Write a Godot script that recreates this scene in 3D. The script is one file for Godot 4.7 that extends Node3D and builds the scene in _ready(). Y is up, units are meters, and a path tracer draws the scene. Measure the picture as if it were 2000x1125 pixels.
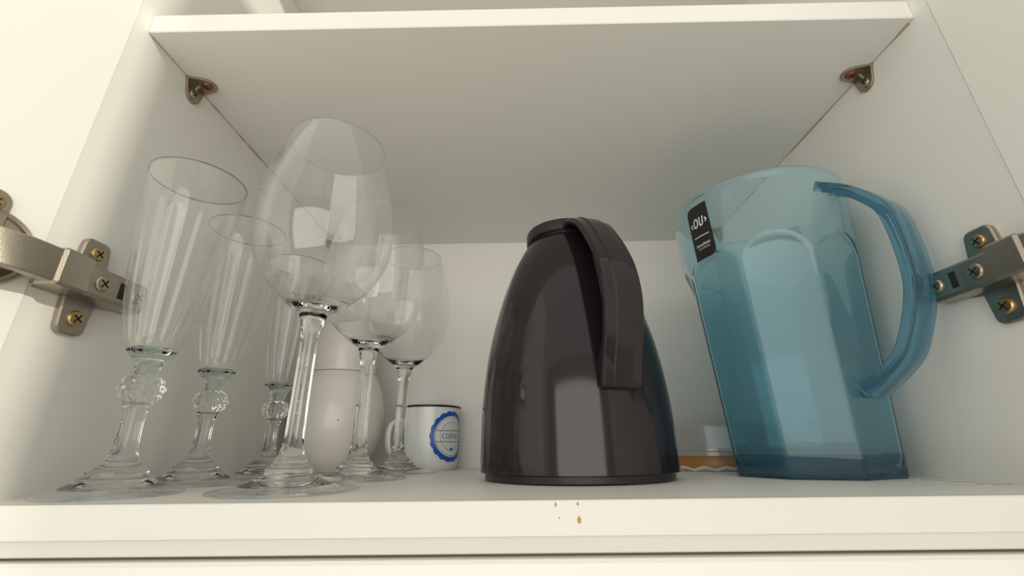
extends Node3D

# ---------------------------------------------------------------- geometry
class Geo:
	# a soup of triangles; every block that is added is turned so that its faces look outwards
	var v := PackedVector3Array()
	var g := PackedInt32Array()
	var c := PackedColorArray()
	var uv := PackedVector2Array()
	var first := 0
	var tint := Color(1, 1, 1)

	func tri(a: Vector3, b: Vector3, d: Vector3, group := 0, ua := Vector2.ZERO, ub := Vector2.ZERO, ud := Vector2.ZERO) -> void:
		if (b - a).cross(d - a).length_squared() < 1e-22:
			return
		v.append_array([a, b, d])
		g.append_array([group, group, group])
		c.append_array([tint, tint, tint])
		uv.append_array([ua, ub, ud])

	func quad(a: Vector3, b: Vector3, d: Vector3, e: Vector3, group := 0) -> void:
		tri(a, b, d, group)
		tri(a, d, e, group)

	func close() -> void:
		# signed volume of the block: Godot's front faces run clockwise, so outwards means negative here
		var o := Vector3.ZERO
		for i in range(first, v.size()):
			o += v[i]
		if v.size() > first:
			o /= float(v.size() - first)
		var vol := 0.0
		for i in range(first, v.size(), 3):
			vol += (v[i] - o).dot((v[i + 1] - o).cross(v[i + 2] - o))
		if vol > 0.0:
			for i in range(first, v.size(), 3):
				var t := v[i + 1]
				v[i + 1] = v[i + 2]
				v[i + 2] = t
				var tc := c[i + 1]
				c[i + 1] = c[i + 2]
				c[i + 2] = tc
				var tu := uv[i + 1]
				uv[i + 1] = uv[i + 2]
				uv[i + 2] = tu
		first = v.size()

	func move(t: Transform3D, from := 0) -> void:
		for i in range(from, v.size()):
			v[i] = t * v[i]

	func grid(rows: Array, wrap_u: bool, wrap_v: bool, groups: Array) -> void:
		# rows of points joined into a surface; groups[i] is the smoothing group of the band from row i to row i + 1
		var n: int = rows.size()
		for i in (n if wrap_v else n - 1):
			var a: PackedVector3Array = rows[i]
			var b: PackedVector3Array = rows[(i + 1) % n]
			var m := a.size()
			for j in (m if wrap_u else m - 1):
				var k := (j + 1) % m
				quad(a[j], a[k], b[k], b[j], groups[i] if groups.size() > i else 0)

	func lathe(p: Array, seg := 64, ribs := 0, depth := 0.0, y0 := 0.0, y1 := 0.0, sharp := 34.0) -> void:
		# p: closed or axis-to-axis profile of Vector2(radius, height); ribs: flutes pressed into the OUTER face between y0 and y1 (entries with z > 0)
		var rows := []
		for q in p:
			var r: float = q.x
			var h: float = q.y
			var ribbed: float = q.z if q is Vector3 else 0.0
			var row := PackedVector3Array()
			for j in seg:
				var a := TAU * j / seg
				var rr := r
				if ribs > 0 and ribbed > 0.0:
					rr -= depth * ribbed * absf(sin(a * ribs * 0.5))
				row.append(Vector3(cos(a) * rr, h, sin(a) * rr))
			rows.append(row)
		var groups := []
		var gr := 1
		for i in p.size() - 1:
			if i > 0:
				var d0 := Vector2(p[i].x - p[i - 1].x, p[i].y - p[i - 1].y)
				var d1 := Vector2(p[i + 1].x - p[i].x, p[i + 1].y - p[i].y)
				if d0.length() > 1e-7 and d1.length() > 1e-7 and rad_to_deg(absf(d0.angle_to(d1))) > sharp:
					gr += 1
			groups.append(gr)
		grid(rows, true, false, groups)
		close()

	func box(a: Vector3, b: Vector3, bev := 0.001) -> void:
		# a box from corner a to corner b with chamfered edges
		var lo := Vector3(minf(a.x, b.x), minf(a.y, b.y), minf(a.z, b.z))
		var hi := Vector3(maxf(a.x, b.x), maxf(a.y, b.y), maxf(a.z, b.z))
		var s := [lo, hi]
		var P := func(ix: int, iy: int, iz: int, ax: int) -> Vector3:
			# the copy of corner (ix,iy,iz) that lies on the face across axis ax
			var q := Vector3(s[ix].x, s[iy].y, s[iz].z)
			var w := Vector3(bev if ix == 0 else -bev, bev if iy == 0 else -bev, bev if iz == 0 else -bev)
			w[ax] = 0.0
			return q + w
		var mid := (lo + hi) * 0.5
		var add := func(pts: Array, group: int) -> void:
			var n: Vector3 = (pts[1] - pts[0]).cross(pts[2] - pts[0])
			var ctr := Vector3.ZERO
			for q in pts:
				ctr += q
			ctr /= float(pts.size())
			if n.dot(ctr - mid) > 0.0:
				pts.reverse()
			for i in range(1, pts.size() - 1):
				tri(pts[0], pts[i], pts[i + 1], group)
		for k in 2:
			add.call([P.call(k, 0, 0, 0), P.call(k, 1, 0, 0), P.call(k, 1, 1, 0), P.call(k, 0, 1, 0)], 1 + k)
			add.call([P.call(0, k, 0, 1), P.call(1, k, 0, 1), P.call(1, k, 1, 1), P.call(0, k, 1, 1)], 3 + k)
			add.call([P.call(0, 0, k, 2), P.call(1, 0, k, 2), P.call(1, 1, k, 2), P.call(0, 1, k, 2)], 5 + k)
		for i in 2:
			for j in 2:
				add.call([P.call(0, i, j, 1), P.call(1, i, j, 1), P.call(1, i, j, 2), P.call(0, i, j, 2)], 7)
				add.call([P.call(i, 0, j, 0), P.call(i, 1, j, 0), P.call(i, 1, j, 2), P.call(i, 0, j, 2)], 8)
				add.call([P.call(i, j, 0, 0), P.call(i, j, 1, 0), P.call(i, j, 1, 1), P.call(i, j, 0, 1)], 9)
				for k in 2:
					add.call([P.call(i, j, k, 0), P.call(i, j, k, 1), P.call(i, j, k, 2)], 10)
		first = v.size()

	func prism(poly: PackedVector2Array, depth: float, bev := 0.0006) -> void:
		# an outline in x, y pushed along z from 0 to depth, its rims chamfered
		var n := poly.size()
		var area := 0.0
		for i in n:
			area += poly[i].cross(poly[(i + 1) % n])
		var s := 1.0 if area > 0.0 else -1.0
		var inset := PackedVector2Array()
		for i in n:
			var d0 := (poly[i] - poly[(i + n - 1) % n]).normalized()
			var d1 := (poly[(i + 1) % n] - poly[i]).normalized()
			var n0 := Vector2(-d0.y, d0.x) * s
			var n1 := Vector2(-d1.y, d1.x) * s
			var m := (n0 + n1)
			inset.append(poly[i] + m * (bev / maxf(0.35, 1.0 + n0.dot(n1))))
		var rows := []
		for q in [[inset, 0.0], [poly, bev], [poly, depth - bev], [inset, depth]]:
			var row := PackedVector3Array()
			for w in q[0]:
				row.append(Vector3(w.x, w.y, q[1]))
			rows.append(row)
		var m0 := v.size()
		# side faces of a coarse outline stay crisp: a new smoothing group wherever the outline turns sharply
		var gid := PackedInt32Array()
		var run := 0
		for j in n:
			var e0 := (poly[j] - poly[(j + n - 1) % n])
			var e1 := (poly[(j + 1) % n] - poly[j])
			if j > 0 and absf(e0.angle_to(e1)) > 0.6:
				run += 1
			gid.append(run)
		for i in 3:
			for j in n:
				var k := (j + 1) % n
				quad(rows[i][j], rows[i][k], rows[i + 1][k], rows[i + 1][j], 10 + i * 200 + gid[j])
		var t := Geometry2D.triangulate_polygon(inset)
		for i in range(0, t.size(), 3):
			var a := inset[t[i]]
			var b := inset[t[i + 1]]
			var d := inset[t[i + 2]]
			if (b - a).cross(d - a) * s < 0.0:
				var q := b
				b = d
				d = q
			tri(Vector3(a.x, a.y, depth), Vector3(b.x, b.y, depth), Vector3(d.x, d.y, depth), 4)
			tri(Vector3(a.x, a.y, 0), Vector3(d.x, d.y, 0), Vector3(b.x, b.y, 0), 5)
		# close() needs one turning sense; the bands run the other way round from the caps when s < 0
		if s < 0.0:
			for i in range(m0, v.size(), 3):
				if g[i] == 4 or g[i] == 5:
					var w := v[i + 1]
					v[i + 1] = v[i + 2]
					v[i + 2] = w
		close()

	func sweep(path: Array, frames: Array, section: PackedVector2Array, scales := []) -> void:
		# a closed section carried along a path; frames[i] = [across, out], section.x runs across and section.y out
		var rows := []
		for i in path.size():
			var row := PackedVector3Array()
			var sc: Vector2 = scales[i] if scales.size() else Vector2.ONE
			for q in section:
				row.append(path[i] + frames[i][0] * q.x * sc.x + frames[i][1] * q.y * sc.y)
			rows.append(row)
		var m := section.size()
		var gid := PackedInt32Array()
		var run := 10
		for j in m:
			var e0 := (section[j] - section[(j + m - 1) % m])
			var e1 := (section[(j + 1) % m] - section[j])
			if j > 0 and absf(e0.angle_to(e1)) > 0.75:
				run += 1
			gid.append(run)
		for i in rows.size() - 1:
			for j in m:
				var k := (j + 1) % m
				quad(rows[i][j], rows[i][k], rows[i + 1][k], rows[i + 1][j], gid[j])
		var t := Geometry2D.triangulate_polygon(section)
		for i in range(0, t.size(), 3):
			tri(rows[0][t[i]], rows[0][t[i + 2]], rows[0][t[i + 1]], 2)
			tri(rows[-1][t[i]], rows[-1][t[i + 1]], rows[-1][t[i + 2]], 3)
		close()

	func mesh(colored := false) -> ArrayMesh:
		var st := SurfaceTool.new()
		st.begin(Mesh.PRIMITIVE_TRIANGLES)
		for i in v.size():
			st.set_smooth_group(g[i])
			if colored:
				st.set_color(c[i])
			st.set_uv(uv[i])
			st.add_vertex(v[i])
		st.generate_normals()
		st.index()
		return st.commit()


func rounded(w: float, h: float, r: float, n := 6) -> PackedVector2Array:
	var p := PackedVector2Array()
	for q in [[w / 2 - r, h / 2 - r, 0.0], [-w / 2 + r, h / 2 - r, 90.0], [-w / 2 + r, -h / 2 + r, 180.0], [w / 2 - r, -h / 2 + r, 270.0]]:
		for i in n + 1:
			var a := deg_to_rad(q[2] + 90.0 * i / n)
			p.append(Vector2(q[0] + cos(a) * r, q[1] + sin(a) * r))
	return p


func circle(r: float, n := 24, at := Vector2.ZERO) -> PackedVector2Array:
	var p := PackedVector2Array()
	for i in n:
		p.append(at + Vector2(cos(TAU * i / n), sin(TAU * i / n)) * r)
	return p


func curve(p: Array, n := 8) -> Array:
	# Catmull-Rom through Vector2 or Vector3 points
	var out := []
	for i in p.size() - 1:
		var a = p[maxi(i - 1, 0)]
		var b = p[i]
		var c = p[i + 1]
		var d = p[mini(i + 2, p.size() - 1)]
		for k in n:
			out.append(b.cubic_interpolate(c, a, d, float(k) / n))
	out.append(p[-1])
	return out


# ---------------------------------------------------------------- objects
var taken := {}

func numbered(called: String) -> String:
	if not taken.has(called):
		taken[called] = 0
		return called
	taken[called] += 1
	return "%s_%03d" % [called, taken[called]]


func thing(called: String, label: String, category: String, at := Vector3.ZERO, turn := 0.0, group := "") -> Node3D:
	var o := Node3D.new()
	o.name = numbered(called)
	o.position = at
	o.rotation.y = turn
	tag(o, label, category, group)
	add_child(o)
	return o


func tag(o: Node3D, label: String, category: String, group := "") -> void:
	o.set_meta("label", label)
	o.set_meta("category", category)
	if group:
		o.set_meta("group", group)


func obj(called: String, geo: Geo, mat: Material, parent: Node = self, colored := false, label := "") -> MeshInstance3D:
	var m := MeshInstance3D.new()
	m.name = numbered(called) if parent == self else called
	m.mesh = geo.mesh(colored)
	m.material_override = mat
	m.cast_shadow = GeometryInstance3D.SHADOW_CASTING_SETTING_ON
	if label:
		m.set_meta("label", label)
	parent.add_child(m, true)
	return m


func struct(called: String, geo: Geo, mat: Material) -> MeshInstance3D:
	var m := obj(called, geo, mat)
	m.set_meta("kind", "structure")
	return m


func paint(color: Color, rough: float, metal := 0.0, spec := 0.5) -> StandardMaterial3D:
	# color is given as a linear base colour
	var m := StandardMaterial3D.new()
	m.albedo_color = color.linear_to_srgb()
	m.roughness = rough
	m.metallic = metal
	m.metallic_specular = spec
	return m


func glass(color: Color, cloud := 0.0, rough := 0.0, bend := 0.05) -> StandardMaterial3D:
	var m := paint(color, rough)
	m.transparency = BaseMaterial3D.TRANSPARENCY_ALPHA
	m.albedo_color.a = cloud
	m.refraction_enabled = true
	m.refraction_scale = bend
	return m


func pane(color: Color, cloud: float) -> StandardMaterial3D:
	# thin clear glass: light passes straight through it, the cloud is its slight milkiness
	var m := paint(color, 0.0)
	m.transparency = BaseMaterial3D.TRANSPARENCY_ALPHA
	m.albedo_color.a = cloud
	return m


func noise(freq: float, s: int, octaves := 3) -> FastNoiseLite:
	var n := FastNoiseLite.new()
	n.seed = s
	n.frequency = freq
	n.fractal_octaves = octaves
	return n


func bumpy(m: StandardMaterial3D, freq: float, s: int, scale: float, cm: float) -> StandardMaterial3D:
	var t := NoiseTexture2D.new()
	t.width = 512
	t.height = 512
	t.seamless = true
	t.noise = noise(freq, s)
	m.heightmap_enabled = true
	m.heightmap_texture = t
	m.heightmap_scale = cm
	m.uv1_triplanar = true
	m.uv1_scale = Vector3.ONE * scale
	return m


const ENV_E := 0.86
const LAMP_E := 2.5
const WIN_E := 2.38

# sizes of the cabinet: floor of the compartment at y = 0, front at z = 0, back panel at z = -BACK
const HALF := 0.229
const HIGH := 0.2555
const BACK := 0.30

func _ready() -> void:
	# ------------------------------------------------------------ camera
	var cam := Camera3D.new()
	cam.name = "camera"
	cam.position = Vector3(-0.010, 0.018, 0.179)
	cam.rotation = Vector3(0.3563, 0.0085, -0.0113)
	cam.fov = rad_to_deg(2.0 * atan(562.5 / 844.8))
	cam.near = 0.005
	cam.far = 20.0
	add_child(cam)
	cam.current = true
	# ------------------------------------------------------------ sky, lamps, exposure
	var env := Environment.new()
	env.background_mode = Environment.BG_COLOR
	env.background_color = Color(0.95, 0.95, 0.905)
	env.background_energy_multiplier = ENV_E
	env.tonemap_mode = Environment.TONE_MAPPER_LINEAR
	env.tonemap_exposure = 1.0
	env.sdfgi_enabled = true
	env.ssao_enabled = true
	env.ssil_enabled = true
	var we := WorldEnvironment.new()
	we.name = "world"
	we.environment = env
	add_child(we)
	var lamp := AreaLight3D.new()
	lamp.name = "unseen_lamp_light"  # out of view at the right, placed to light the left door and wall
	lamp.area_size = Vector2(0.05, 0.05)
	lamp.area_normalize_energy = true
	lamp.light_color = Color(1.0, 0.97, 0.89)
	lamp.light_energy = LAMP_E
	lamp.area_range = 6.0
	lamp.shadow_enabled = true
	lamp.position = Vector3(1.55, 0.72, 1.01)
	add_child(lamp)
	lamp.look_at_from_position(lamp.position, Vector3(-0.2, 0.15, 0.0))
	var day := AreaLight3D.new()
	day.name = "unseen_window_light"  # out of view behind the camera, placed to light the cabinet from the front
	day.area_size = Vector2(2.0, 1.7)
	day.area_normalize_energy = true
	day.light_color = Color(1.0, 0.968, 0.932)
	day.light_energy = WIN_E
	day.area_range = 8.0
	day.shadow_enabled = true
	add_child(day)
	day.look_at_from_position(Vector3(-0.10, -0.12, 1.985), Vector3(-0.10, -0.12, 0.0))
	build_materials()
	build_room()
	build_cabinet()
	build_thermos()
	build_jug()
	build_wine_glasses()
	build_flutes()
	build_mug()
	build_jar()
	build_tub()


var M := {}

func build_materials() -> void:
	M.white = paint(Color(0.84, 0.833, 0.802), 0.42)
	M.edge = paint(Color(0.745, 0.735, 0.705), 0.38)
	M.door = paint(Color(0.84, 0.83, 0.795), 0.4)
	M.glow = paint(Color(0.9, 0.88, 0.8), 0.5)  # glowing face of the unseen lamp
	M.glow.emission_enabled = true
	M.glow.emission = Color(1.0, 0.97, 0.89)
	M.glow.emission_energy_multiplier = 4.0
	M.wall = paint(Color(0.66, 0.63, 0.57), 0.6)
	M.tile = paint(Color(0.62, 0.59, 0.53), 0.4)
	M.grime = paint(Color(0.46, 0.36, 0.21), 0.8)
	M.stain = paint(Color(0.75, 0.685, 0.56), 0.5)
	M.rust = paint(Color(0.45, 0.30, 0.10), 0.8)
	M.nickel = bumpy(paint(Color(0.42, 0.375, 0.315), 0.30, 1.0), 0.05, 3, 60.0, 0.004)
	M.screw = paint(Color(0.46, 0.40, 0.30), 0.3, 1.0)
	M.brass = paint(Color(0.50, 0.38, 0.18), 0.35, 1.0)
	M.dark = paint(Color(0.01, 0.01, 0.01), 0.6)  # black that stands for shade in screw crosses and arm slots
	M.bracket = paint(Color(0.42, 0.35, 0.28), 0.4, 1.0)
	M.redscrew = paint(Color(0.30, 0.12, 0.07), 0.4, 0.8)
	M.black = paint(Color(0.013, 0.0095, 0.0125), 0.11)
	M.blackmatt = paint(Color(0.016, 0.014, 0.014), 0.35)
	M.glass = glass(Color(0.985, 0.99, 0.98), 0.0, 0.0, 0.038)
	M.disc = pane(Color(0.50, 0.56, 0.54), 0.10)
	M.thick = glass(Color(0.78, 0.87, 0.83), 0.0, 0.0, 0.03)
	M.rim = glass(Color(0.80, 0.83, 0.81))
	M.frim = glass(Color(0.42, 0.47, 0.45))
	M.pane = pane(Color(0.58, 0.61, 0.58), 0.022)
	M.fpane = pane(Color(0.40, 0.47, 0.44), 0.042)
	M.flute = glass(Color(0.975, 0.99, 0.985), 0.0, 0.0, 0.036)
	M.enamel = paint(Color(0.80, 0.83, 0.82), 0.16)
	M.enamelrim = paint(Color(0.02, 0.015, 0.02), 0.25)
	M.blue = paint(Color(0.02, 0.10, 0.52), 0.3)
	M.ink = paint(Color(0.06, 0.10, 0.28), 0.4)
	M.ceramic = paint(Color(0.82, 0.80, 0.76), 0.18)
	M.seam = paint(Color(0.20, 0.16, 0.12), 0.6)
	M.tan = paint(Color(0.48, 0.24, 0.07), 0.35)
	M.mat = paint(Color(0.75, 0.73, 0.66), 0.7)
	M.label = paint(Color(0.72, 0.77, 0.78), 0.5)
	M.tub = glass(Color(0.95, 0.96, 0.95), 0.35, 0.15)
	M.sticker = paint(Color(0.012, 0.011, 0.011), 0.4)
	M.print = paint(Color(0.78, 0.78, 0.80), 0.5)
	var j := glass(Color(1, 1, 1), 0.10, 0.02, 0.037)
	j.vertex_color_use_as_albedo = true
	M.jug = j
	M.handle = glass(Color(0.24, 0.50, 0.64), 0.10, 0.02, 0.037)


# ---------------------------------------------------------------- the kitchen round the cabinet
func build_room() -> void:
	var g := Geo.new()
	g.box(Vector3(-1.6, -1.7, -BACK - 0.008), Vector3(1.9, 1.1, -BACK - 0.12), 0.001)
	struct("wall_back", g, M.wall)
	g = Geo.new()
	g.box(Vector3(-1.6, -1.7, -BACK - 0.12), Vector3(1.9, -1.8, 2.15), 0.001)
	struct("floor", g, M.tile)
	# the opposite wall, out of view, its broad window placed to light the cabinet
	g = Geo.new()
	for q in [[-1.6, -1.7, -1.12, 1.1], [0.92, -1.7, 1.9, 1.1], [-1.12, -1.7, 0.92, -0.99], [-1.12, 0.75, 0.92, 1.1]]:
		g.box(Vector3(q[0], q[1], 2.0), Vector3(q[2], q[3], 2.15), 0.001)
	struct("unseen_wall_front", g, M.wall)
	g = Geo.new()
	for q in [[-1.12, -0.99, -1.08, 0.75], [0.88, -0.99, 0.92, 0.75], [-1.08, -0.99, 0.88, -0.95], [-1.08, 0.71, 0.88, 0.75], [-0.13, -0.95, -0.07, 0.71]]:
		g.box(Vector3(q[0], q[1], 2.03), Vector3(q[2], q[3], 2.08), 0.003)
	struct("unseen_window_1", g, M.door)  # frame of the unseen window
	# unseen lamp, out of view on the right: a bracket from the side wall, a square housing and its glowing face just behind the light
	g = Geo.new()
	g.box(Vector3(1.9, -1.7, -BACK - 0.12), Vector3(2.0, 1.1, 2.15), 0.001)
	struct("wall_right", g, M.wall)  # out of view; carries the unseen lamp
	var t := Transform3D(Basis.IDENTITY, Vector3(1.55, 0.72, 1.01)).looking_at(Vector3(-0.2, 0.15, 0.0))
	g = Geo.new()
	g.box(Vector3(-0.035, -0.035, 0.004), Vector3(0.035, 0.035, 0.045), 0.004)
	g.move(t)
	g.box(Vector3(1.55, 0.735, 1.03), Vector3(1.905, 0.755, 1.05), 0.003)
	var lamp := struct("unseen_lamp", g, M.nickel)
	var face := Geo.new()
	face.box(Vector3(-0.025, -0.025, 0.0020), Vector3(0.025, 0.025, 0.0042), 0.0005)
	face.move(t)
	obj("unseen_lamp_face", face, M.glow, lamp)


# ---------------------------------------------------------------- cabinet
func build_cabinet() -> void:
	var cab := thing("kitchen_cabinet", "white open wall cabinet with swung-out doors holding the glasses, flask and jug", "cabinet", Vector3.ZERO)
	var T := 0.014
	for s in [-1.0, 1.0]:
		var g := Geo.new()
		g.box(Vector3(s * HALF, -0.018, 0.0), Vector3(s * (HALF + T), 0.46, -BACK - 0.006), 0.0001)
		obj("side_panel", g, M.white, cab)
	var b := Geo.new()
	b.box(Vector3(-HALF, -0.018, -BACK), Vector3(HALF, 0.46, -BACK - 0.006), 0.0003)
	obj("back_panel", b, M.white, cab)
	# bottom panel: its front is banded, and the banding is rolled back at its lower edge
	var turn := Transform3D(Basis(Vector3(0, 0, 1), Vector3(0, 1, 0), Vector3(-1, 0, 0)), Vector3(HALF + T, 0, 0))
	var bp := Geo.new()
	bp.box(Vector3(-HALF - T, 0, -0.0042), Vector3(HALF + T, -0.0182, -BACK), 0.0001)
	var floor_panel := obj("bottom_panel", bp, M.white, cab)
	var band := Geo.new()
	band.prism(PackedVector2Array([Vector2(-0.0042, 0), Vector2(-0.0004, 0), Vector2(0, -0.0004), Vector2(0, -0.0118), Vector2(-0.0008, -0.0122), Vector2(-0.0014, -0.0128), Vector2(-0.0032, -0.0176), Vector2(-0.0042, -0.0182)]), 2.0 * (HALF + T), 0.0001)
	# prism runs along z with (x, y) the outline: turned so that outline x becomes z and the length runs along x
	band.move(turn)
	obj("edge_band", band, M.edge, floor_panel)
	# rust spots on the banding, stains on the shelf floor
	var rng := RandomNumberGenerator.new()
	rng.seed = 5
	for q in [[0.0038, -0.0016, 0.0006], [0.0120, -0.0014, 0.0005], [0.0122, -0.0066, 0.0011], [0.0050, -0.0060, 0.0003]]:
		var sp := Geo.new()
		var out := PackedVector2Array()
		for i in 14:
			var a := TAU * i / 14.0
			var r: float = q[2] * rng.randf_range(0.65, 1.15)
			out.append(Vector2(q[0] + cos(a) * r * 0.75, q[1] + sin(a) * r * 1.2))
		sp.prism(out, 0.0003, 0.00008)
		sp.move(Transform3D(Basis.IDENTITY, Vector3(0, 0, -0.0001)))
		obj("rust_spot", sp, M.rust, floor_panel)
	for q in [[0.205, -0.066, 0.012], [0.213, -0.050, 0.009], [0.2180, -0.082, 0.007], [0.196, -0.040, 0.006], [-0.0965, -0.0405, 0.0035], [0.184, -0.062, 0.005]]:
		for k in 3:
			var sp := Geo.new()
			var out := PackedVector2Array()
			var c: Vector2 = Vector2(q[0], -q[1]) + Vector2(rng.randf_range(-1, 1), rng.randf_range(-1, 1)) * q[2] * 0.5
			for i in 16:
				var a := TAU * i / 16.0
				var r: float = q[2] * rng.randf_range(0.25, 0.75)
				out.append(c + Vector2(cos(a), sin(a)) * r)
			sp.prism(out, 0.00012 + 0.00003 * k, 0.00002)
			sp.move(Transform3D(Basis(Vector3(1, 0, 0), Vector3(0, 0, -1), Vector3(0, 1, 0)), Vector3(0, -0.00004, 0)))
			obj("stain", sp, M.stain, floor_panel)
	var shelf := Geo.new()
	shelf.box(Vector3(-HALF, HIGH, -0.0085), Vector3(HALF, HIGH + 0.014, -BACK), 0.0005)
	obj("shelf", shelf, M.white, cab)
	var top := Geo.new()
	top.box(Vector3(-HALF, 0.446, -0.001), Vector3(HALF, 0.46, -BACK), 0.0002)
	obj("top_panel", top, M.white, cab)
	# old yellowed sealant in the joints under the shelf
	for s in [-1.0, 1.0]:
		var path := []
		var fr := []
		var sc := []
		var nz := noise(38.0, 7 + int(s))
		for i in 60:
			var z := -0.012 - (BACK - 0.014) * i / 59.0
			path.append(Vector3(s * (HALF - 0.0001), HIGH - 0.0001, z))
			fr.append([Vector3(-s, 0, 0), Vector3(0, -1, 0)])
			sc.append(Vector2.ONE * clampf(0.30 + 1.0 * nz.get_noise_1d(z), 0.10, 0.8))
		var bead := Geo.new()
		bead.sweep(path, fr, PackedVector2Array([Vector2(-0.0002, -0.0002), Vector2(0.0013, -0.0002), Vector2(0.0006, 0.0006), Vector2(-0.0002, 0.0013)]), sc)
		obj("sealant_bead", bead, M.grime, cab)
		for z in [-0.049, -0.276]:
			shelf_bracket(cab, s, z)
		door(cab, s)
		hinge(cab, s)
	# the unit below, whose top edge shows under the rolled banding
	var low := Geo.new()
	low.box(Vector3(-0.34, -0.0192, 0.0006), Vector3(0.34, -0.42, -0.02), 0.0012)
	var l := obj("lower_panel", low, M.door)
	tag(l, "plain white panel running along the bottom of the picture under the cabinet", "panel")


func shelf_bracket(cab: Node3D, s: float, z: float) -> void:
	# a bent metal corner plate: one round ear on the side panel, one under the shelf
	var ear := PackedVector2Array()
	for i in 13:
		var a := deg_to_rad(-20.0 - 140.0 * i / 12.0)
		ear.append(Vector2(cos(a) * 0.0062, -0.0085 + sin(a) * 0.0062))
	ear.append(Vector2(-0.0085, 0))
	ear.append(Vector2(0.0085, 0))
	var g := Geo.new()
	g.prism(ear, 0.0016, 0.0003)
	var n0 := g.v.size()
	g.move(Transform3D(Basis(Vector3(0, 0, -s), Vector3(0, 1, 0), Vector3(-s, 0, 0)), Vector3(s * HALF, HIGH, z)))
	var g2 := Geo.new()
	g2.prism(ear, 0.0016, 0.0003)
	g2.move(Transform3D(Basis(Vector3(0, 0, 1), Vector3(s, 0, 0), Vector3(0, -1, 0)), Vector3(s * HALF, HIGH, z)))
	# a web between the two ears
	var web := Geo.new()
	web.prism(PackedVector2Array([Vector2(0, 0), Vector2(0.007, 0), Vector2(0.0035, -0.0022), Vector2(0.0018, -0.0048), Vector2(0, -0.008)]), 0.0016, 0.0002)
	web.move(Transform3D(Basis(Vector3(-s, 0, 0), Vector3(0, 1, 0), Vector3(0, 0, 1)), Vector3(s * HALF, HIGH, z - 0.0008)))
	for w in [g2, web]:
		g.v.append_array(w.v)
		g.g.append_array(w.g)
		g.c.append_array(w.c)
		g.uv.append_array(w.uv)
	var br := obj("shelf_bracket", g, M.bracket, cab)
	screw(br, Vector3(s * (HALF - 0.0014), HIGH - 0.0090, z), Vector3(-s, 0, 0), 0.0034, M.screw)
	screw(br, Vector3(s * (HALF - 0.0090), HIGH - 0.0014, z), Vector3(0, -1, 0), 0.0034, M.redscrew)


func screw(parent: Node3D, at: Vector3, out: Vector3, r: float, mat: Material) -> void:
	# a domed head; black bars on it paint the shade of a cross recess
	var g := Geo.new()
	var rim := []
	for q in [[0.0, 0.0], [r, 0.0], [r, r * 0.16], [r * 0.86, r * 0.34], [r * 0.5, r * 0.40], [0.0, r * 0.40]]:
		rim.append(Vector2(q[0], q[1]))
	g.lathe(rim, 20)
	var up := out.normalized()
	var side := up.cross(Vector3(0.31, 0.53, 0.79)).normalized()
	var t := Transform3D(Basis(side, up, side.cross(up)), at)
	g.move(t)
	obj("screw", g, mat, parent)
	var x := Geo.new()
	for k in 2:
		var a := Vector3(-r * 0.62, r * 0.2, -r * 0.11) if k == 0 else Vector3(-r * 0.11, r * 0.2, -r * 0.62)
		x.box(a, Vector3(-a.x, r * 0.43, -a.z), r * 0.02)
	x.move(t)
	obj("recess_shade", x, M.dark, parent)


const SWING := {-1.0: 14.0, 1.0: 3.0}

func door(cab: Node3D, s: float) -> void:
	# swung out a little past square; its hinge edge stands just in front of the side panel
	var g := Geo.new()
	g.box(Vector3(0, -0.018, 0), Vector3(s * 0.016, 0.46, 0.255), 0.0001)
	var m := obj("door", g, M.door, cab)
	m.position = Vector3(s * (HALF - 0.0003), 0, 0.0003)
	m.rotation.y = s * deg_to_rad(SWING[s])


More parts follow.
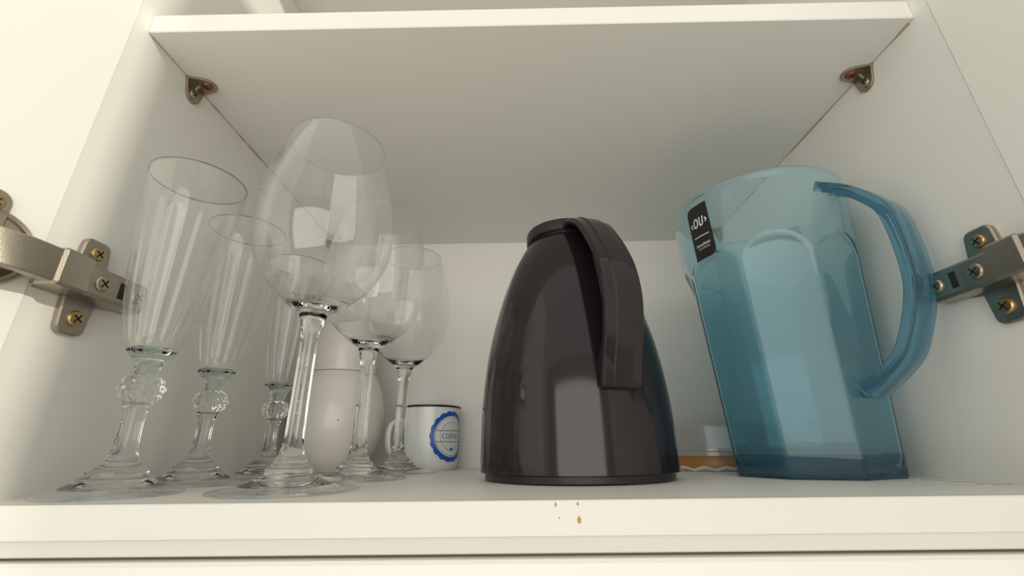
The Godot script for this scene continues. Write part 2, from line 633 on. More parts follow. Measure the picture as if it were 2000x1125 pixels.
func hinge(cab: Node3D, s: float) -> void:
	# the cross-shaped mounting plate on the side panel; local x = away from the panel, built on the left and turned for the right
	var y0 := 0.0975
	var z0 := 0.0050
	var place := func(g: Geo) -> void:
		for i in g.v.size():
			var p := g.v[i]
			g.v[i] = Vector3(s * (HALF - p.x), y0 + p.y, p.z + z0)
		if s > 0.0:
			for i in range(0, g.v.size(), 3):
				var w := g.v[i + 1]
				g.v[i + 1] = g.v[i + 2]
				g.v[i + 2] = w
	# outline in (z, y), pushed along x
	var cross := PackedVector2Array()
	for q in [[-0.047, 0.0065], [-0.036, 0.0075]]:
		cross.append(Vector2(q[0], q[1]))
	for i in 7:
		var a := deg_to_rad(180.0 - 90.0 * i / 6.0)
		cross.append(Vector2(-0.0300 + cos(a) * 0.004, 0.0200 + sin(a) * 0.004))
	for i in 7:
		var a := deg_to_rad(90.0 - 90.0 * i / 6.0)
		cross.append(Vector2(-0.0235 + cos(a) * 0.004, 0.0200 + sin(a) * 0.004))
	cross.append_array([Vector2(-0.0185, 0.0085), Vector2(-0.006, 0.0085), Vector2(-0.006, -0.0085), Vector2(-0.0185, -0.0085)])
	for i in 7:
		var a := deg_to_rad(-90.0 * i / 6.0)
		cross.append(Vector2(-0.0235 + cos(a) * 0.004, -0.0215 + sin(a) * 0.004))
	for i in 7:
		var a := deg_to_rad(-90.0 - 90.0 * i / 6.0)
		cross.append(Vector2(-0.0300 + cos(a) * 0.004, -0.0215 + sin(a) * 0.004))
	cross.append_array([Vector2(-0.035, -0.0095), Vector2(-0.047, -0.0075)])
	var th := deg_to_rad(SWING[s])
	var swung := Transform3D(Basis(Vector3(cos(th), 0, sin(th)), Vector3(0, 1, 0), Vector3(-sin(th), 0, cos(th))), Vector3(0, 0, -z0))
	var turn := Transform3D(Basis(Vector3(0, 0, 1), Vector3(0, 1, 0), Vector3(1, 0, 0)), Vector3.ZERO)
	var plate := Geo.new()
	plate.prism(cross, 0.0032, 0.0007)
	plate.move(turn)
	fix(plate)
	place.call(plate)
	var h := obj("hinge", plate, M.nickel, cab, false, "nickel-plated cup hinge")
	# the arm: a channel over the plate that runs out to the door
	var arm := Geo.new()
	arm.prism(PackedVector2Array([Vector2(-0.0075, 0.0032), Vector2(-0.0085, 0.0032), Vector2(-0.0078, 0.0112), Vector2(-0.0062, 0.0126), Vector2(0.0062, 0.0126), Vector2(0.0078, 0.0112), Vector2(0.0085, 0.0032), Vector2(0.0075, 0.0032), Vector2(0.0066, 0.0108), Vector2(-0.0066, 0.0108)]), 0.050, 0.0003)
	# outline x -> y, outline y -> x (away), length -> -z .. +z
	arm.move(Transform3D(Basis(Vector3(0, 1, 0), Vector3(1, 0, 0), Vector3(0, 0, 1)), Vector3(0, 0, -0.052)))
	fix(arm)
	place.call(arm)
	obj("hinge_arm", arm, M.nickel, h)
	var nose := Geo.new()
	nose.box(Vector3(0.0050, -0.0088, -0.0165), Vector3(0.0165, 0.0088, -0.001), 0.0012)
	place.call(nose)
	obj("arm_housing", nose, M.nickel, h)
	var link := Geo.new()
	link.prism(PackedVector2Array([Vector2(-0.004, 0.0070), Vector2(-0.004, 0.0154), Vector2(0.010, 0.0144), Vector2(0.022, 0.0108), Vector2(0.029, 0.0050), Vector2(0.0300, -0.006), Vector2(0.0245, -0.006), Vector2(0.0230, 0.0030), Vector2(0.018, 0.0066), Vector2(0.010, 0.0090)]), 0.0155, 0.0008)
	# outline (z, away) pushed along y
	link.move(Transform3D(Basis(Vector3(0, 0, 1), Vector3(1, 0, 0), Vector3(0, 1, 0)), Vector3(0, -0.00775, 0)))
	fix(link)
	place.call(link)
	obj("hinge_link", link, M.nickel, h)
	# cup let into the door, with its two screw ears
	var cup := Geo.new()
	cup.lathe([Vector2(0, 0.0002), Vector2(0.0146, 0.0002), Vector2(0.0152, 0.0013), Vector2(0.0165, 0.0018), Vector2(0.0172, 0.0010), Vector2(0.0172, -0.001), Vector2(0.0160, -0.006), Vector2(0, -0.006)], 40)
	cup.move(Transform3D(Basis(Vector3(0, -1, 0), Vector3(1, 0, 0), Vector3(0, 0, 1)), Vector3(0.0004, 0.0030, 0.0190)))
	cup.move(swung)
	place.call(cup)
	obj("hinge_cup", cup, M.nickel, h)
	var flange := Geo.new()
	flange.prism(rounded(0.0120, 0.051, 0.0055), 0.0014, 0.0004)
	flange.move(Transform3D(Basis(Vector3(0, 0, 1), Vector3(0, 1, 0), Vector3(1, 0, 0)), Vector3(0.0004, 0.0030, 0.0215)))
	flange.move(swung)
	fix(flange)
	place.call(flange)
	obj("cup_flange", flange, M.nickel, h)
	var away := Vector3(-s, 0, 0)
	var at := func(x: float, y: float, z: float) -> Vector3: return Vector3(s * (HALF - x), y0 + y, z + z0)
	for dy in [0.0223, -0.0163]:
		var q := swung * Vector3(0.0018, dy, 0.0215)
		screw(h, at.call(q.x, q.y, q.z), Vector3(-s * cos(th), 0, sin(th)), 0.0036, M.brass)
	screw(h, at.call(0.0032, 0.0170, -0.0270), away, 0.0036, M.brass)
	screw(h, at.call(0.0032, -0.0175, -0.0270), away, 0.0040, M.brass)
	screw(h, at.call(0.0124, 0.0, -0.0255), away, 0.0040, M.screw)
	screw(h, at.call(0.0124, 0.0, -0.0465), away, 0.0038, M.screw)
	var slot := Geo.new()
	slot.box(Vector3(0.0120, -0.0042, -0.0385), Vector3(0.0129, 0.0042, -0.0350), 0.0001)  # black block on the arm, painting the shade of a slot
	place.call(slot)
	obj("slot_shade", slot, M.dark, h)


func fix(g: Geo) -> void:
	# a mirroring move turns faces inside out: turn them back
	g.first = 0
	g.close()


# ---------------------------------------------------------------- flask
func build_thermos() -> void:
	var t := thing("vacuum_flask", "black glossy plastic vacuum flask with a strap handle, in the middle of the shelf", "vacuum flask", Vector3(0.0278, 0.0, -0.1181))
	var base := Geo.new()
	base.lathe([Vector2(0, 0), Vector2(0.0565, 0), Vector2(0.0585, 0.0010), Vector2(0.0585, 0.0046), Vector2(0, 0.0046)], 96)
	obj("base_ring", base, M.blackmatt, t)
	var pts := curve([Vector2(0.0614, 0.0052), Vector2(0.0613, 0.020), Vector2(0.0608, 0.040), Vector2(0.0592, 0.060), Vector2(0.0563, 0.080), Vector2(0.0518, 0.100), Vector2(0.0460, 0.120), Vector2(0.0392, 0.138), Vector2(0.0322, 0.152), Vector2(0.0268, 0.1605)], 6)
	var prof := [Vector2(0, 0.0044), Vector2(0.0606, 0.0044), Vector2(0.0614, 0.0048)]
	prof.append_array(pts)
	prof.append_array([Vector2(0.0255, 0.1610), Vector2(0, 0.1610)])
	var body := Geo.new()
	body.lathe(prof, 128)
	obj("body", body, M.black, t)
	var lid := Geo.new()
	lid.lathe([Vector2(0, 0.1600), Vector2(0.0258, 0.1600), Vector2(0.0262, 0.1612), Vector2(0.0278, 0.1616), Vector2(0.0286, 0.1624), Vector2(0.0286, 0.1690), Vector2(0.0280, 0.1702), Vector2(0.0262, 0.1712), Vector2(0.014, 0.1722), Vector2(0, 0.1724)], 96)
	obj("lid", lid, M.blackmatt, t)
	# strap handle in the plane that faces the viewer's right
	var dir := Vector3(cos(deg_to_rad(73.0)), 0, sin(deg_to_rad(73.0)))
	var across := Vector3(dir.z, 0, -dir.x)
	var line := curve([Vector2(0.0235, 0.1640), Vector2(0.0350, 0.1628), Vector2(0.0470, 0.1545), Vector2(0.0598, 0.1372), Vector2(0.0694, 0.1190), Vector2(0.0732, 0.1035), Vector2(0.0733, 0.0910), Vector2(0.0706, 0.0770), Vector2(0.0664, 0.0640), Vector2(0.0618, 0.0500)], 8)
	var path := []
	var fr := []
	var sc := []
	for i in line.size():
		var q: Vector2 = line[i]
		var d: Vector2 = (line[mini(i + 1, line.size() - 1)] - line[maxi(i - 1, 0)]).normalized()
		var out2 := Vector2(-d.y, d.x)
		if i > 0 and out2.dot(Vector2(0.6, 0.6)) < 0.0:
			pass
		path.append(dir * q.x + Vector3(0, q.y, 0))
		fr.append([across, dir * out2.x + Vector3(0, out2.y, 0)])
		sc.append(Vector2(1.0, 1.0))
	# a strap 23 mm wide whose outer face carries a raised middle band between two edges
	var sec := PackedVector2Array([Vector2(-0.0115, -0.0022), Vector2(0.0115, -0.0022), Vector2(0.0120, -0.0014), Vector2(0.0120, 0.0008), Vector2(0.0112, 0.0020), Vector2(0.0058, 0.0024), Vector2(0.0052, 0.0034), Vector2(-0.0052, 0.0034), Vector2(-0.0058, 0.0024), Vector2(-0.0112, 0.0020), Vector2(-0.0120, 0.0008), Vector2(-0.0120, -0.0014)])
	var h := Geo.new()
	h.sweep(path, fr, sec, sc)
	obj("handle", h, M.black, t)
	# foot of the handle: a tapering block that carries the strap onto the body
	var foot := Geo.new()
	foot.prism(PackedVector2Array([Vector2(0.0540, 0.0485), Vector2(0.0646, 0.0485), Vector2(0.0676, 0.0600), Vector2(0.0704, 0.0720), Vector2(0.0680, 0.0750), Vector2(0.0600, 0.0640), Vector2(0.0540, 0.0600)]), 0.0232, 0.0008)
	foot.move(Transform3D(Basis(dir, Vector3.UP, -across), across * 0.0116))
	fix(foot)
	obj("handle_foot", foot, M.black, t)


# ---------------------------------------------------------------- jug
const JUG := Vector3(0.1776, 0.0, -0.1224)

func jug_radius(a: float, h: float) -> float:
	var turn := deg_to_rad(1.0)
	var phi := fposmod(a - turn, PI / 4.0) - PI / 8.0
	var big := 0.0470 + 0.0654 * h
	var flat := big * cos(PI / 8.0) / cos(phi)
	flat = minf(flat, big * 0.994)
	var ring := 0.0553 + 0.0037 * (h - 0.130) / 0.0625
	var arch := 0.1265 + 0.0185 * sqrt(maxf(0.0, 1.0 - pow(phi / (PI / 8.0), 2.0)))
	return lerpf(flat, ring, smoothstep(arch - 0.0025, arch + 0.0025, h))


func build_jug() -> void:
	var t := thing("water_jug", "translucent blue plastic jug with eight flat sides and a black sticker", "jug", JUG)
	var seg := 8 * 24
	var hs := []
	for q in [0.0, 0.0012, 0.0035]:
		hs.append(q)
	for i in range(1, 12):
		hs.append(0.0035 + 0.1165 * i / 12.0)
	for i in 36:
		hs.append(0.120 + 0.030 * i / 35.0)
	for i in range(1, 9):
		hs.append(0.150 + 0.0415 * i / 8.0)
	hs.append(0.1925)
	var g := Geo.new()
	var rows := []
	var tints := []
	var ring_at := func(h: float, inset: float, y: float) -> PackedVector3Array:
		var row := PackedVector3Array()
		for j in seg:
			var a := TAU * j / seg
			var r := jug_radius(a, h) - inset
			row.append(Vector3(cos(a) * r, y, sin(a) * r))
		return row
	var centre := func(y: float) -> PackedVector3Array:
		var row := PackedVector3Array()
		for j in seg:
			row.append(Vector3(0, y, 0))
		return row
	rows.append(centre.call(0.0))
	rows.append(ring_at.call(0.0, 0.004, 0.0))
	for h in hs:
		rows.append(ring_at.call(h, 0.0008 if h < 0.0005 or h > 0.192 else 0.0, h))
	for i in range(hs.size() - 1, -1, -1):
		var h: float = hs[i]
		if h < 0.0036:
			break
		rows.append(ring_at.call(h, 0.0014 if h > 0.192 else 0.0021, h))
	rows.append(ring_at.call(0.0036, 0.0050, 0.0036))
	rows.append(centre.call(0.0036))
	var groups := []
	for i in rows.size():
		groups.append(1 if i < 2 else (2 if i < hs.size() + 2 else 3))
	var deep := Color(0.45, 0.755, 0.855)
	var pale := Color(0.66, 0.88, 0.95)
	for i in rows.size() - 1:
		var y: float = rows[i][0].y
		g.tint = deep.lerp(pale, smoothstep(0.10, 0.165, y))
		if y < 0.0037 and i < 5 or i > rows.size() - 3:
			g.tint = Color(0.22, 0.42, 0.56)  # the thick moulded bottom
		var a: PackedVector3Array = rows[i]
		var b: PackedVector3Array = rows[i + 1]
		for j in seg:
			var k := (j + 1) % seg
			g.quad(a[j], a[k], b[k], b[j], groups[i])
	g.close()
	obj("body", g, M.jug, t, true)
	# handle on the facet that looks to the viewer's right
	var ang := deg_to_rad(68.5)
	var dir := Vector3(cos(ang), 0, sin(ang))
	var across := Vector3(dir.z, 0, -dir.x)
	var line := curve([Vector2(0.0545, 0.1808), Vector2(0.0690, 0.1703), Vector2(0.0800, 0.1575), Vector2(0.0866, 0.1455), Vector2(0.0887, 0.1285), Vector2(0.0886, 0.1090), Vector2(0.0866, 0.0945), Vector2(0.0795, 0.0758), Vector2(0.0700, 0.0605), Vector2(0.0490, 0.0445)], 8)
	var path := []
	var fr := []
	var sc := []
	for i in line.size():
		var q: Vector2 = line[i]
		var d: Vector2 = (line[mini(i + 1, line.size() - 1)] - line[maxi(i - 1, 0)]).normalized()
		path.append(dir * q.x + Vector3(0, q.y, 0))
		fr.append([across, dir * -d.y + Vector3(0, d.x, 0)])
		sc.append(Vector2(1.0, 1.0))
	var sec := PackedVector2Array([Vector2(-0.0100, -0.0012), Vector2(-0.0085, -0.0052), Vector2(-0.0062, -0.0052), Vector2(-0.0060, -0.0014), Vector2(0.0060, -0.0014), Vector2(0.0062, -0.0052), Vector2(0.0085, -0.0052), Vector2(0.0100, -0.0012), Vector2(0.0100, 0.0006), Vector2(0.0090, 0.0014), Vector2(-0.0090, 0.0014), Vector2(-0.0100, 0.0006)])
	var h := Geo.new()
	h.sweep(path, fr, sec, sc)
	obj("handle", h, M.handle, t)
	# sticker wrapped round the collar
	var mid := deg_to_rad(158.5)
	var hm := 0.1638
	var w := 0.0186
	var hgt := 0.0408
	var wrap := func(p: Vector2, lift: float) -> Vector3:
		var hh := hm + p.y
		var r := 0.0553 + 0.0037 * (hh - 0.130) / 0.0625 + lift
		var a := mid - p.x / r
		return Vector3(cos(a) * r, hh, sin(a) * r)
	var outline := rounded(w, hgt, 0.0004, 3)
	# two opposite corners are rounded, the other two are square
	var o2 := PackedVector2Array()
	for i in 9:
		var a := deg_to_rad(90.0 + 90.0 * i / 8.0)
		o2.append(Vector2(-w / 2 + 0.005 + cos(a) * 0.005, hgt / 2 - 0.005 + sin(a) * 0.005))
	o2.append(Vector2(-w / 2, -hgt / 2))
	for i in 9:
		var a := deg_to_rad(270.0 + 90.0 * i / 8.0)
		o2.append(Vector2(w / 2 - 0.005 + cos(a) * 0.005, -hgt / 2 + 0.005 + sin(a) * 0.005))
	o2.append(Vector2(w / 2, hgt / 2))
	var sg := Geo.new()
	wrapped_sheet(sg, o2, wrap, 0.00005, 0.00025)
	var st := obj("sticker", sg, M.sticker, t, false, "small black brand sticker with white lettering")
	var pr := Geo.new()
	wrapped_text(pr, "OU", 0.0098, Vector2(0, 0.0070), wrap, 0.00032, true, 0.70, 0.12)
	wrapped_text(pr, "\u2039", 0.0080, Vector2(-0.0066, 0.0068), wrap, 0.00032, true)
	wrapped_text(pr, "\u203a", 0.0080, Vector2(0.0066, 0.0076), wrap, 0.00032, true)
	wrapped_sheet(pr, PackedVector2Array([Vector2(-0.0068, -0.0038), Vector2(0.0068, -0.0038), Vector2(0.0068, -0.0032), Vector2(-0.0068, -0.0032)]), wrap, 0.00026, 0.00034)
	wrapped_text(pr, "@ouoficial", 0.0026, Vector2(0, -0.0100), wrap, 0.00032, true, 0.95)
	wrapped_text(pr, "ou.com.br", 0.0022, Vector2(0.0004, -0.0126), wrap, 0.00032, false)
	obj("lettering", pr, M.print, st, false, "white lettering")


func wrapped_sheet(g: Geo, outline: PackedVector2Array, wrap: Callable, lo: float, hi: float) -> void:
	# a thin sheet laid on a curved face: cut into narrow strips so that it bends
	var box := Rect2(outline[0], Vector2.ZERO)
	for p in outline:
		box = box.expand(p)
	var n := maxi(1, int(ceil(box.size.x / 0.0016)))
	for k in n:
		var x0 := box.position.x + box.size.x * k / n
		var x1 := box.position.x + box.size.x * (k + 1) / n
		var strip := PackedVector2Array([Vector2(x0, box.position.y - 1), Vector2(x1, box.position.y - 1), Vector2(x1, box.end.y + 1), Vector2(x0, box.end.y + 1)])
		for piece in Geometry2D.intersect_polygons(outline, strip):
			var t := Geometry2D.triangulate_polygon(piece)
			for i in range(0, t.size(), 3):
				var a: Vector2 = piece[t[i]]
				var b: Vector2 = piece[t[i + 1]]
				var d: Vector2 = piece[t[i + 2]]
				if (b - a).cross(d - a) > 0.0:
					var q := b
					b = d
					d = q
				g.tri(wrap.call(a, hi), wrap.call(b, hi), wrap.call(d, hi), 1)
				g.tri(wrap.call(a, lo), wrap.call(d, lo), wrap.call(b, lo), 2)
	var m := outline.size()
	var area := 0.0
	for i in m:
		area += outline[i].cross(outline[(i + 1) % m])
	for i in m:
		var a := outline[i]
		var b := outline[(i + 1) % m]
		if area < 0.0:
			var q := a
			a = b
			b = q
		g.quad(wrap.call(b, lo), wrap.call(b, hi), wrap.call(a, hi), wrap.call(a, lo), 3)
	g.first = g.v.size()


func wrapped_text(g: Geo, text: String, size: float, at: Vector2, wrap: Callable, lift: float, bold: bool, sx := 1.0, lean := 0.0) -> void:
	var f := SystemFont.new()
	f.font_names = PackedStringArray(["Droid Sans"])
	f.font_weight = 700 if bold else 400
	var tm := TextMesh.new()
	tm.font = f
	tm.text = text
	tm.font_size = 64
	tm.pixel_size = 0.01
	tm.depth = 0.0
	tm.curve_step = 1.0
	tm.horizontal_alignment = HORIZONTAL_ALIGNMENT_CENTER
	tm.vertical_alignment = VERTICAL_ALIGNMENT_CENTER
	if tm.get_surface_count() == 0:
		return
	var arr := tm.surface_get_arrays(0)
	var vv: PackedVector3Array = arr[Mesh.ARRAY_VERTEX]
	var nn: PackedVector3Array = arr[Mesh.ARRAY_NORMAL]
	var idx: PackedInt32Array = arr[Mesh.ARRAY_INDEX] if arr[Mesh.ARRAY_INDEX] != null else PackedInt32Array(range(vv.size()))
	for i in range(0, idx.size(), 3):
		if nn[idx[i]].z < 0.5:
			continue
		var p := []
		for k in 3:
			var w := vv[idx[i + k]] * (size / 0.64)
			p.append(Vector2(w.x * sx + w.y * lean, w.y) + at)
		if (p[1] - p[0]).cross(p[2] - p[0]) > 0.0:
			p = [p[0], p[2], p[1]]
		g.tri(wrap.call(p[0], lift), wrap.call(p[1], lift), wrap.call(p[2], lift), 1)
	g.first = g.v.size()


# ---------------------------------------------------------------- glasses
func build_wine_glasses() -> void:
	var first := thing("wine_glass", "tall clear wine glass standing nearest the shelf edge, largest of the three round-bowled ones", "wine glass", Vector3(-0.1202, 0, -0.0455), 0.0, "wine glasses")
	# thin disc of the foot, and the stepped dome that rises from it to the stem
	var foot := Geo.new()
	foot.lathe([Vector2(0.0150, 0.0010), Vector2(0.026, 0.0002), Vector2(0.0320, 0.0), Vector2(0.0332, 0.0007), Vector2(0.0326, 0.0014), Vector2(0.0260, 0.0024), Vector2(0.0207, 0.0035), Vector2(0.0150, 0.0029), Vector2(0.0150, 0.0010)], 72)
	obj("foot", foot, M.disc, first)
	var stem := Geo.new()
	var sp := [Vector3(0, 0.0030, 0), Vector3(0.0204, 0.0030, 0), Vector3(0.0206, 0.0036, 0), Vector3(0.0172, 0.0046, 0), Vector3(0.0152, 0.0054, 0), Vector3(0.0148, 0.0064, 0), Vector3(0.0128, 0.0070, 0), Vector3(0.0126, 0.0082, 0), Vector3(0.0106, 0.0092, 0), Vector3(0.0104, 0.0104, 0), Vector3(0.0082, 0.0124, 0), Vector3(0.0062, 0.0160, 0), Vector3(0.0052, 0.0200, 0.4)]
	sp.append_array([Vector3(0.0048, 0.026, 1), Vector3(0.0046, 0.040, 1), Vector3(0.0045, 0.060, 1), Vector3(0.0046, 0.074, 1), Vector3(0.0052, 0.0800, 0.6), Vector3(0.0060, 0.0822, 0), Vector3(0.0060, 0.0836, 0), Vector3(0.0064, 0.0850, 0), Vector3(0.0074, 0.0876, 0), Vector3(0.0084, 0.0890, 0), Vector3(0.0122, 0.0911, 0), Vector3(0.0162, 0.0942, 0), Vector3(0.0200, 0.0975, 0), Vector3(0.0246, 0.1019, 0), Vector3(0.0244, 0.1020, 0), Vector3(0.0196, 0.0981, 0), Vector3(0.0154, 0.0952, 0), Vector3(0.0110, 0.0930, 0), Vector3(0.0060, 0.0917, 0), Vector3(0, 0.0913, 0)])
	stem.lathe(sp, 72, 8, 0.0006)
	obj("stem", stem, M.glass, first)
	var outer := curve([Vector2(0.0246, 0.1019), Vector2(0.0288, 0.1065), Vector2(0.0352, 0.1195), Vector2(0.0380, 0.1345), Vector2(0.0380, 0.1500), Vector2(0.0355, 0.1670), Vector2(0.0318, 0.1835), Vector2(0.0282, 0.1962)], 6)
	var prof := []
	prof.append_array(outer)
	for i in range(outer.size() - 1, -1, -1):
		var q: Vector2 = outer[i]
		var nrm := Vector2(outer[mini(i + 1, outer.size() - 1)] - outer[maxi(i - 1, 0)]).normalized()
		prof.append(q + Vector2(-nrm.y, nrm.x) * 0.0009)
	prof.append(outer[0])
	var bowl := Geo.new()
	bowl.lathe(prof, 96)
	obj("bowl", bowl, M.pane, first)
	obj("rim", rim_ring(0.0277, 0.1966, 0.0004), M.rim, first)
	for q in [[Vector3(-0.1180, 0, -0.1325), "clear wine glass standing second from the shelf edge in its row of three"], [Vector3(-0.1114, 0, -0.2131), "clear wine glass standing farthest back, right in front of the enamel mug"]]:
		var c := first.duplicate()
		c.name = numbered("wine_glass")
		add_child(c)
		c.position = q[0]
		c.rotation.y = 0.4
		c.set_meta("label", q[1])


func rim_ring(r: float, y: float, w: float) -> Geo:
	var g := Geo.new()
	var p := []
	for i in 11:
		var a := TAU * i / 10.0
		p.append(Vector2(r + cos(a) * w, y + sin(a) * w))
	g.lathe(p, 96, 0, 0.0, 0.0, 0.0, 200.0)
	return g


func build_flutes() -> void:
	var first := thing("champagne_flute", "ribbed clear champagne flute standing nearest the shelf edge by the left hinge", "champagne flute", Vector3(-0.1945, 0, -0.0355), 0.0, "champagne flutes")
	var foot := Geo.new()
	foot.lathe([Vector2(0.0140, 0.0010), Vector2(0.022, 0.0002), Vector2(0.0262, 0.0), Vector2(0.0272, 0.0007), Vector2(0.0262, 0.0016), Vector2(0.0215, 0.0031), Vector2(0.0189, 0.0040), Vector2(0.0140, 0.0030), Vector2(0.0140, 0.0010)], 72)
	obj("foot", foot, M.disc, first)
	var stem := Geo.new()
	stem.lathe([Vector3(0, 0.0032, 0), Vector3(0.0186, 0.0032, 0), Vector3(0.0188, 0.0041, 0), Vector3(0.0160, 0.0056, 0), Vector3(0.0141, 0.0068, 0), Vector3(0.0138, 0.0080, 0), Vector3(0.0118, 0.0086, 0), Vector3(0.0116, 0.0102, 0), Vector3(0.0088, 0.0120, 0), Vector3(0.0064, 0.0149, 0.3), Vector3(0.0050, 0.0200, 1), Vector3(0.0044, 0.0280, 1), Vector3(0.0046, 0.0360, 1), Vector3(0.0055, 0.0398, 0.5), Vector3(0.0060, 0.0412, 0), Vector3(0, 0.0412, 0)], 64, 8, 0.0006)
	obj("stem", stem, M.flute, first)
	# the knop: a flattened ball of small cut beads
	var knop := Geo.new()
	var rows := []
	var nb := 12
	var seg := nb * 6
	var levels := 26
	for i in levels + 1:
		var f := float(i) / levels
		var y := 0.0412 + 0.0130 * f
		var prof := 0.0056 + 0.0040 * sqrt(maxf(0.0, sin(PI * clampf(f, 0.0, 1.0))))
		var row := PackedVector3Array()
		for j in seg:
			var a := TAU * j / seg
			var bead := absf(sin(a * nb * 0.5)) * absf(sin(f * PI * 3.0))
			row.append(Vector3(cos(a), 0, sin(a)) * (prof - 0.0010 + 0.0012 * bead * sqrt(sin(PI * f) + 0.0001)) + Vector3(0, y, 0))
		rows.append(row)
	var b0 := PackedVector3Array()
	var b1 := PackedVector3Array()
	for j in seg:
		b0.append(Vector3(0, 0.0412, 0))
		b1.append(Vector3(0, 0.0542, 0))
	rows.push_front(b0)
	rows.append(b1)
	var gr := []
	for i in rows.size():
		gr.append(1 if i == 0 else (3 if i == rows.size() - 2 else 2))
	knop.grid(rows, true, false, gr)
	knop.close()
	obj("knop", knop, M.flute, first)
	# thick bottom of the cup
	var cup := Geo.new()
	cup.lathe([Vector2(0, 0.0543), Vector2(0.0052, 0.0543), Vector2(0.0050, 0.0565), Vector2(0.0056, 0.0588), Vector2(0.0062, 0.0600), Vector2(0.0066, 0.0612), Vector2(0.0084, 0.0636), Vector2(0.0104, 0.0660), Vector2(0.0094, 0.0672), Vector2(0.0060, 0.0652), Vector2(0, 0.0645)], 72)
	obj("bowl_base", cup, M.thick, first, false, "thick greenish bottom of the cup")
	var outer := curve([Vector2(0.0105, 0.0661), Vector2(0.0136, 0.0735), Vector2(0.0165, 0.0860), Vector2(0.0186, 0.1020), Vector2(0.0206, 0.1200), Vector2(0.0226, 0.1400), Vector2(0.0245, 0.1662)], 5)
	var prof := []
	for q in outer:
		prof.append(Vector3(q.x, q.y, smoothstep(0.0665, 0.074, q.y) * (1.0 - smoothstep(0.136, 0.146, q.y))))
	for i in range(outer.size() - 1, -1, -1):
		var q: Vector2 = outer[i]
		prof.append(Vector3(q.x - 0.0013, q.y, 0))
	prof.append(Vector3(outer[0].x, outer[0].y, 0))
	var bowl := Geo.new()
	bowl.lathe(prof, 20 * 10, 20, 0.0012)
	obj("bowl", bowl, M.fpane, first)
	obj("rim", rim_ring(0.0239, 0.1667, 0.00045), M.frim, first)
	for q in [[Vector3(-0.2010, 0, -0.0960), "ribbed clear champagne flute standing second from the shelf edge, in the middle of its row"], [Vector3(-0.1938, 0, -0.1592), "ribbed clear champagne flute standing farthest back in its row, left of the round white jar"]]:
		var c := first.duplicate()
		c.name = numbered("champagne_flute")
		add_child(c)
		c.position = q[0]
		c.rotation.y = 0.25
		c.set_meta("label", q[1])


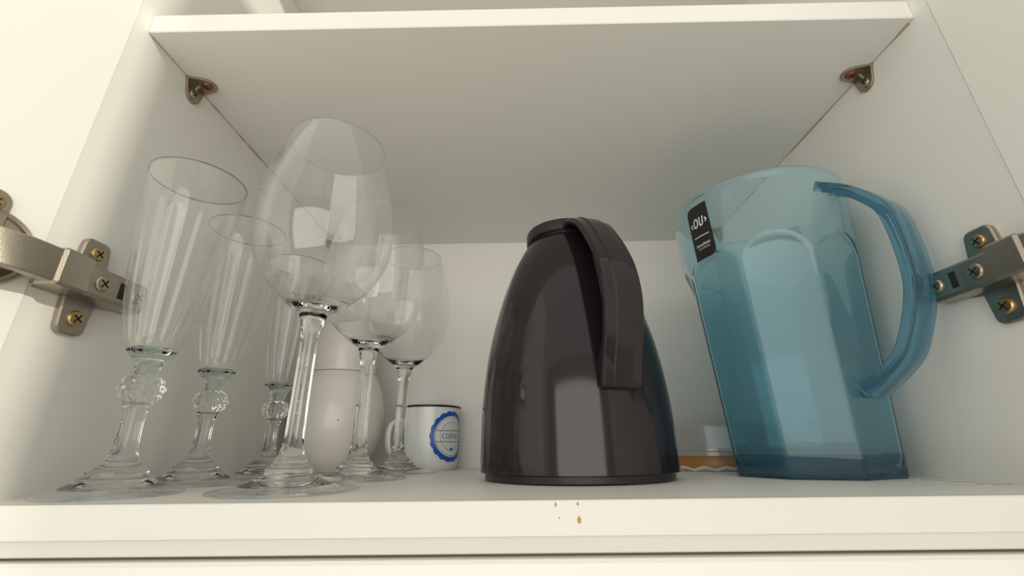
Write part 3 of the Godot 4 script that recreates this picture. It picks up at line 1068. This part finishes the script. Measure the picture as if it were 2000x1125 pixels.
# ---------------------------------------------------------------- back row
func build_mug() -> void:
	var R := 0.0285
	var t := thing("enamel_mug", "small white enamel mug with a dark rim and a blue coffee seal", "mug", Vector3(-0.0963, 0, -0.2694))
	var g := Geo.new()
	g.lathe([Vector2(0, 0.0012), Vector2(0.0225, 0.0010), Vector2(0.0245, 0.0), Vector2(0.0262, 0.0012), Vector2(0.0276, 0.0040), Vector2(0.0282, 0.0090), Vector2(0.0284, 0.030), Vector2(0.0286, 0.0568), Vector2(0.0280, 0.0568), Vector2(0.0277, 0.0300), Vector2(0.0272, 0.0060), Vector2(0.0240, 0.0026), Vector2(0, 0.0024)], 80)
	obj("body", g, M.enamel, t)
	var rim := Geo.new()
	var rp := []
	for i in 13:
		var a := TAU * i / 12.0
		rp.append(Vector2(0.0289 + cos(a) * 0.0010, 0.0573 + sin(a) * 0.0010))
	rim.lathe(rp, 80, 0, 0.0, 0.0, 0.0, 200.0)
	obj("rim", rim, M.enamelrim, t, false, "dark rolled rim")
	var side := Vector3(-0.75, 0, 0.66).normalized()
	var line := curve([Vector2(0.0270, 0.0430), Vector2(0.0350, 0.0450), Vector2(0.0420, 0.0400), Vector2(0.0440, 0.0290), Vector2(0.0420, 0.0180), Vector2(0.0350, 0.0110), Vector2(0.0270, 0.0120)], 6)
	var path := []
	var fr := []
	for i in line.size():
		var q: Vector2 = line[i]
		var d: Vector2 = (line[mini(i + 1, line.size() - 1)] - line[maxi(i - 1, 0)]).normalized()
		path.append(side * q.x + Vector3(0, q.y, 0))
		fr.append([Vector3(side.z, 0, -side.x), side * -d.y + Vector3(0, d.x, 0)])
	var h := Geo.new()
	h.sweep(path, fr, rounded(0.0075, 0.0030, 0.0014, 4))
	obj("handle", h, M.enamel, t)
	# the printed seal, wrapped round the wall
	var mid := deg_to_rad(90.0 - 11.0 - 45.0)
	var hm := 0.0300
	var wrap := func(p: Vector2, lift: float) -> Vector3:
		var r := R + lift
		var a := mid - p.x / R
		return Vector3(cos(a) * r, hm + p.y, sin(a) * r)
	var seal := Geo.new()
	var n := 120
	for i in n:
		var q := []
		for k in 2:
			var a := TAU * (i + k) / n
			var u := Vector2(cos(a), sin(a))
			q.append(u * (0.0218 + 0.0012 * absf(cos(a * 9.0))))
			q.append(u * 0.0184)
		seal.quad(wrap.call(q[0], 0.00012), wrap.call(q[1], 0.00012), wrap.call(q[3], 0.00012), wrap.call(q[2], 0.00012), 1)
	turn_out(seal)
	var sl := obj("seal", seal, M.blue, t, false, "blue scalloped printed seal")
	var ink := Geo.new()
	for rr in [[0.0174, 0.0171], [0.0128, 0.0125]]:
		for i in n:
			var a0 := TAU * i / n
			var a1 := TAU * (i + 1) / n
			var u := Vector2(cos(a0), sin(a0))
			var w := Vector2(cos(a1), sin(a1))
			ink.quad(wrap.call(u * rr[0], 0.00012), wrap.call(u * rr[1], 0.00012), wrap.call(w * rr[1], 0.00012), wrap.call(w * rr[0], 0.00012), 1)
	for yy in [-0.0052, 0.0046]:
		for i in 20:
			var x0 := -0.0172 + 0.0344 * i / 20.0
			var x1 := -0.0172 + 0.0344 * (i + 1) / 20.0
			ink.quad(wrap.call(Vector2(x0, yy), 0.00014), wrap.call(Vector2(x1, yy), 0.00014), wrap.call(Vector2(x1, yy + 0.0005), 0.00014), wrap.call(Vector2(x0, yy + 0.0005), 0.00014), 1)
	turn_out(ink)
	wrapped_text(ink, "COFFEE", 0.0066, Vector2(0, -0.0002), wrap, 0.00014, false)
	# a small cup under the band
	wrapped_sheet(ink, PackedVector2Array([Vector2(-0.0012, -0.0128), Vector2(0.0012, -0.0128), Vector2(0.0016, -0.0104), Vector2(-0.0016, -0.0104)]), wrap, 0.00005, 0.00014)
	obj("seal_lettering", ink, M.ink, t, false, "dark blue lettering and lines of the seal")


func turn_out(g: Geo) -> void:
	# single sheets on a round wall: make every face look away from the axis
	for i in range(0, g.v.size(), 3):
		var n := (g.v[i + 1] - g.v[i]).cross(g.v[i + 2] - g.v[i])
		var m := g.v[i]
		m.y = 0.0
		if n.dot(m) > 0.0:
			var w := g.v[i + 1]
			g.v[i + 1] = g.v[i + 2]
			g.v[i + 2] = w
	g.first = g.v.size()


func build_jar() -> void:
	var t := thing("white_jar", "round-bodied white jar with a straight white neck, behind the wine glass stems", "jar", Vector3(-0.1790, 0, -0.2435))
	var pts := [Vector2(0, 0.0), Vector2(0.0190, 0.0)]
	pts.append_array(curve([Vector2(0.0205, 0.0006), Vector2(0.0315, 0.0105), Vector2(0.0388, 0.0250), Vector2(0.0415, 0.0430), Vector2(0.0406, 0.0600), Vector2(0.0364, 0.0760), Vector2(0.0315, 0.0862)], 7))
	pts.append_array([Vector2(0.0304, 0.0874), Vector2(0, 0.0874)])
	var g := Geo.new()
	g.lathe(pts, 80)
	obj("body", g, M.ceramic, t)
	var s := Geo.new()
	s.lathe([Vector2(0, 0.0873), Vector2(0.0300, 0.0873), Vector2(0.0300, 0.0880), Vector2(0, 0.0880)], 80)
	obj("seam", s, M.seam, t, false, "thin dark seam")
	var nk := Geo.new()
	nk.lathe([Vector2(0, 0.0880), Vector2(0.0302, 0.0880), Vector2(0.0306, 0.0888), Vector2(0.0298, 0.110), Vector2(0.0288, 0.1300), Vector2(0.0272, 0.1332), Vector2(0.0245, 0.1345), Vector2(0, 0.1350)], 80)
	obj("neck", nk, M.ceramic, t)
	for q in [[68.0, 0.043, 0.0008], [55.0, 0.050, 0.0005]]:
		var a: float = deg_to_rad(q[0])
		var r := 0.0415
		screw_dot(t, Vector3(cos(a) * r, q[1], sin(a) * r), q[2])


func screw_dot(t: Node3D, at: Vector3, r: float) -> void:
	# a chip in the glaze
	var g := Geo.new()
	g.lathe([Vector2(0, -0.0004), Vector2(r, -0.0004), Vector2(r * 0.8, 0.0001), Vector2(0, 0.0002)], 9)
	var up := Vector3(at.x, 0, at.z).normalized()
	var side := up.cross(Vector3.UP).normalized()
	g.move(Transform3D(Basis(side, up, side.cross(up)), at))
	obj("glaze_chip", g, M.seam, t, false, "dark chip in the glaze")


func build_tub() -> void:
	var c := Vector3(0.1650, 0, -0.2385)
	var mt := Geo.new()
	var rows := []
	var n := 96
	for q in [[0.0, 0.0], [0.0576, 0.0], [0.0608, 0.0], [0.0618, 0.0012], [0.0608, 0.0022], [0.0560, 0.0014], [0.0, 0.0014]]:
		var row := PackedVector3Array()
		for j in n:
			var a := TAU * j / n
			var lift := 0.0 if q[0] < 0.0604 else 0.0011 * (1.0 + cos(a * 24.0))
			row.append(Vector3(cos(a) * q[0], q[1] + lift, sin(a) * q[0]))
		rows.append(row)
	mt.grid(rows, true, false, [1, 1, 1, 1, 1, 1])
	mt.close()
	var m := obj("coaster_mat", mt, M.mat)
	m.position = c
	tag(m, "thin white mat with a wavy edge lying under the clear tub behind the jug", "mat")
	var t := thing("plastic_tub", "low clear round plastic tub standing on its tan lid between flask and jug", "tub", c + Vector3(0, 0.0014, 0))
	var lid := Geo.new()
	lid.lathe([Vector2(0, 0), Vector2(0.0552, 0), Vector2(0.0570, 0.0012), Vector2(0.0573, 0.0060), Vector2(0.0560, 0.0096), Vector2(0, 0.0096)], 96)
	obj("lid", lid, M.tan, t, false, "tan lid at the bottom")
	var wall := Geo.new()
	wall.lathe([Vector2(0.0557, 0.0096), Vector2(0.0573, 0.0100), Vector2(0.0573, 0.0126), Vector2(0.0552, 0.0134), Vector2(0.0528, 0.0330), Vector2(0.0516, 0.0342), Vector2(0, 0.0342), Vector2(0, 0.0332), Vector2(0.0512, 0.0332), Vector2(0.0520, 0.0322), Vector2(0.0544, 0.0130), Vector2(0.0544, 0.0096), Vector2(0.0557, 0.0096)], 96)
	obj("bowl", wall, M.tub, t)
	var wrap := func(p: Vector2, lift: float) -> Vector3:
		var hh := 0.0235 + p.y
		var r := lerpf(0.0552, 0.0528, (hh - 0.0134) / 0.0196) + lift
		var a := deg_to_rad(100.0) - p.x / r
		return Vector3(cos(a) * r, hh, sin(a) * r)
	var lb := Geo.new()  # pale blank rectangle laid on the tub wall
	wrapped_sheet(lb, rounded(0.030, 0.0160, 0.001), wrap, 0.0001, 0.0003)
	obj("pale_rectangle", lb, M.label, t, false, "pale blank rectangle on the tub wall")
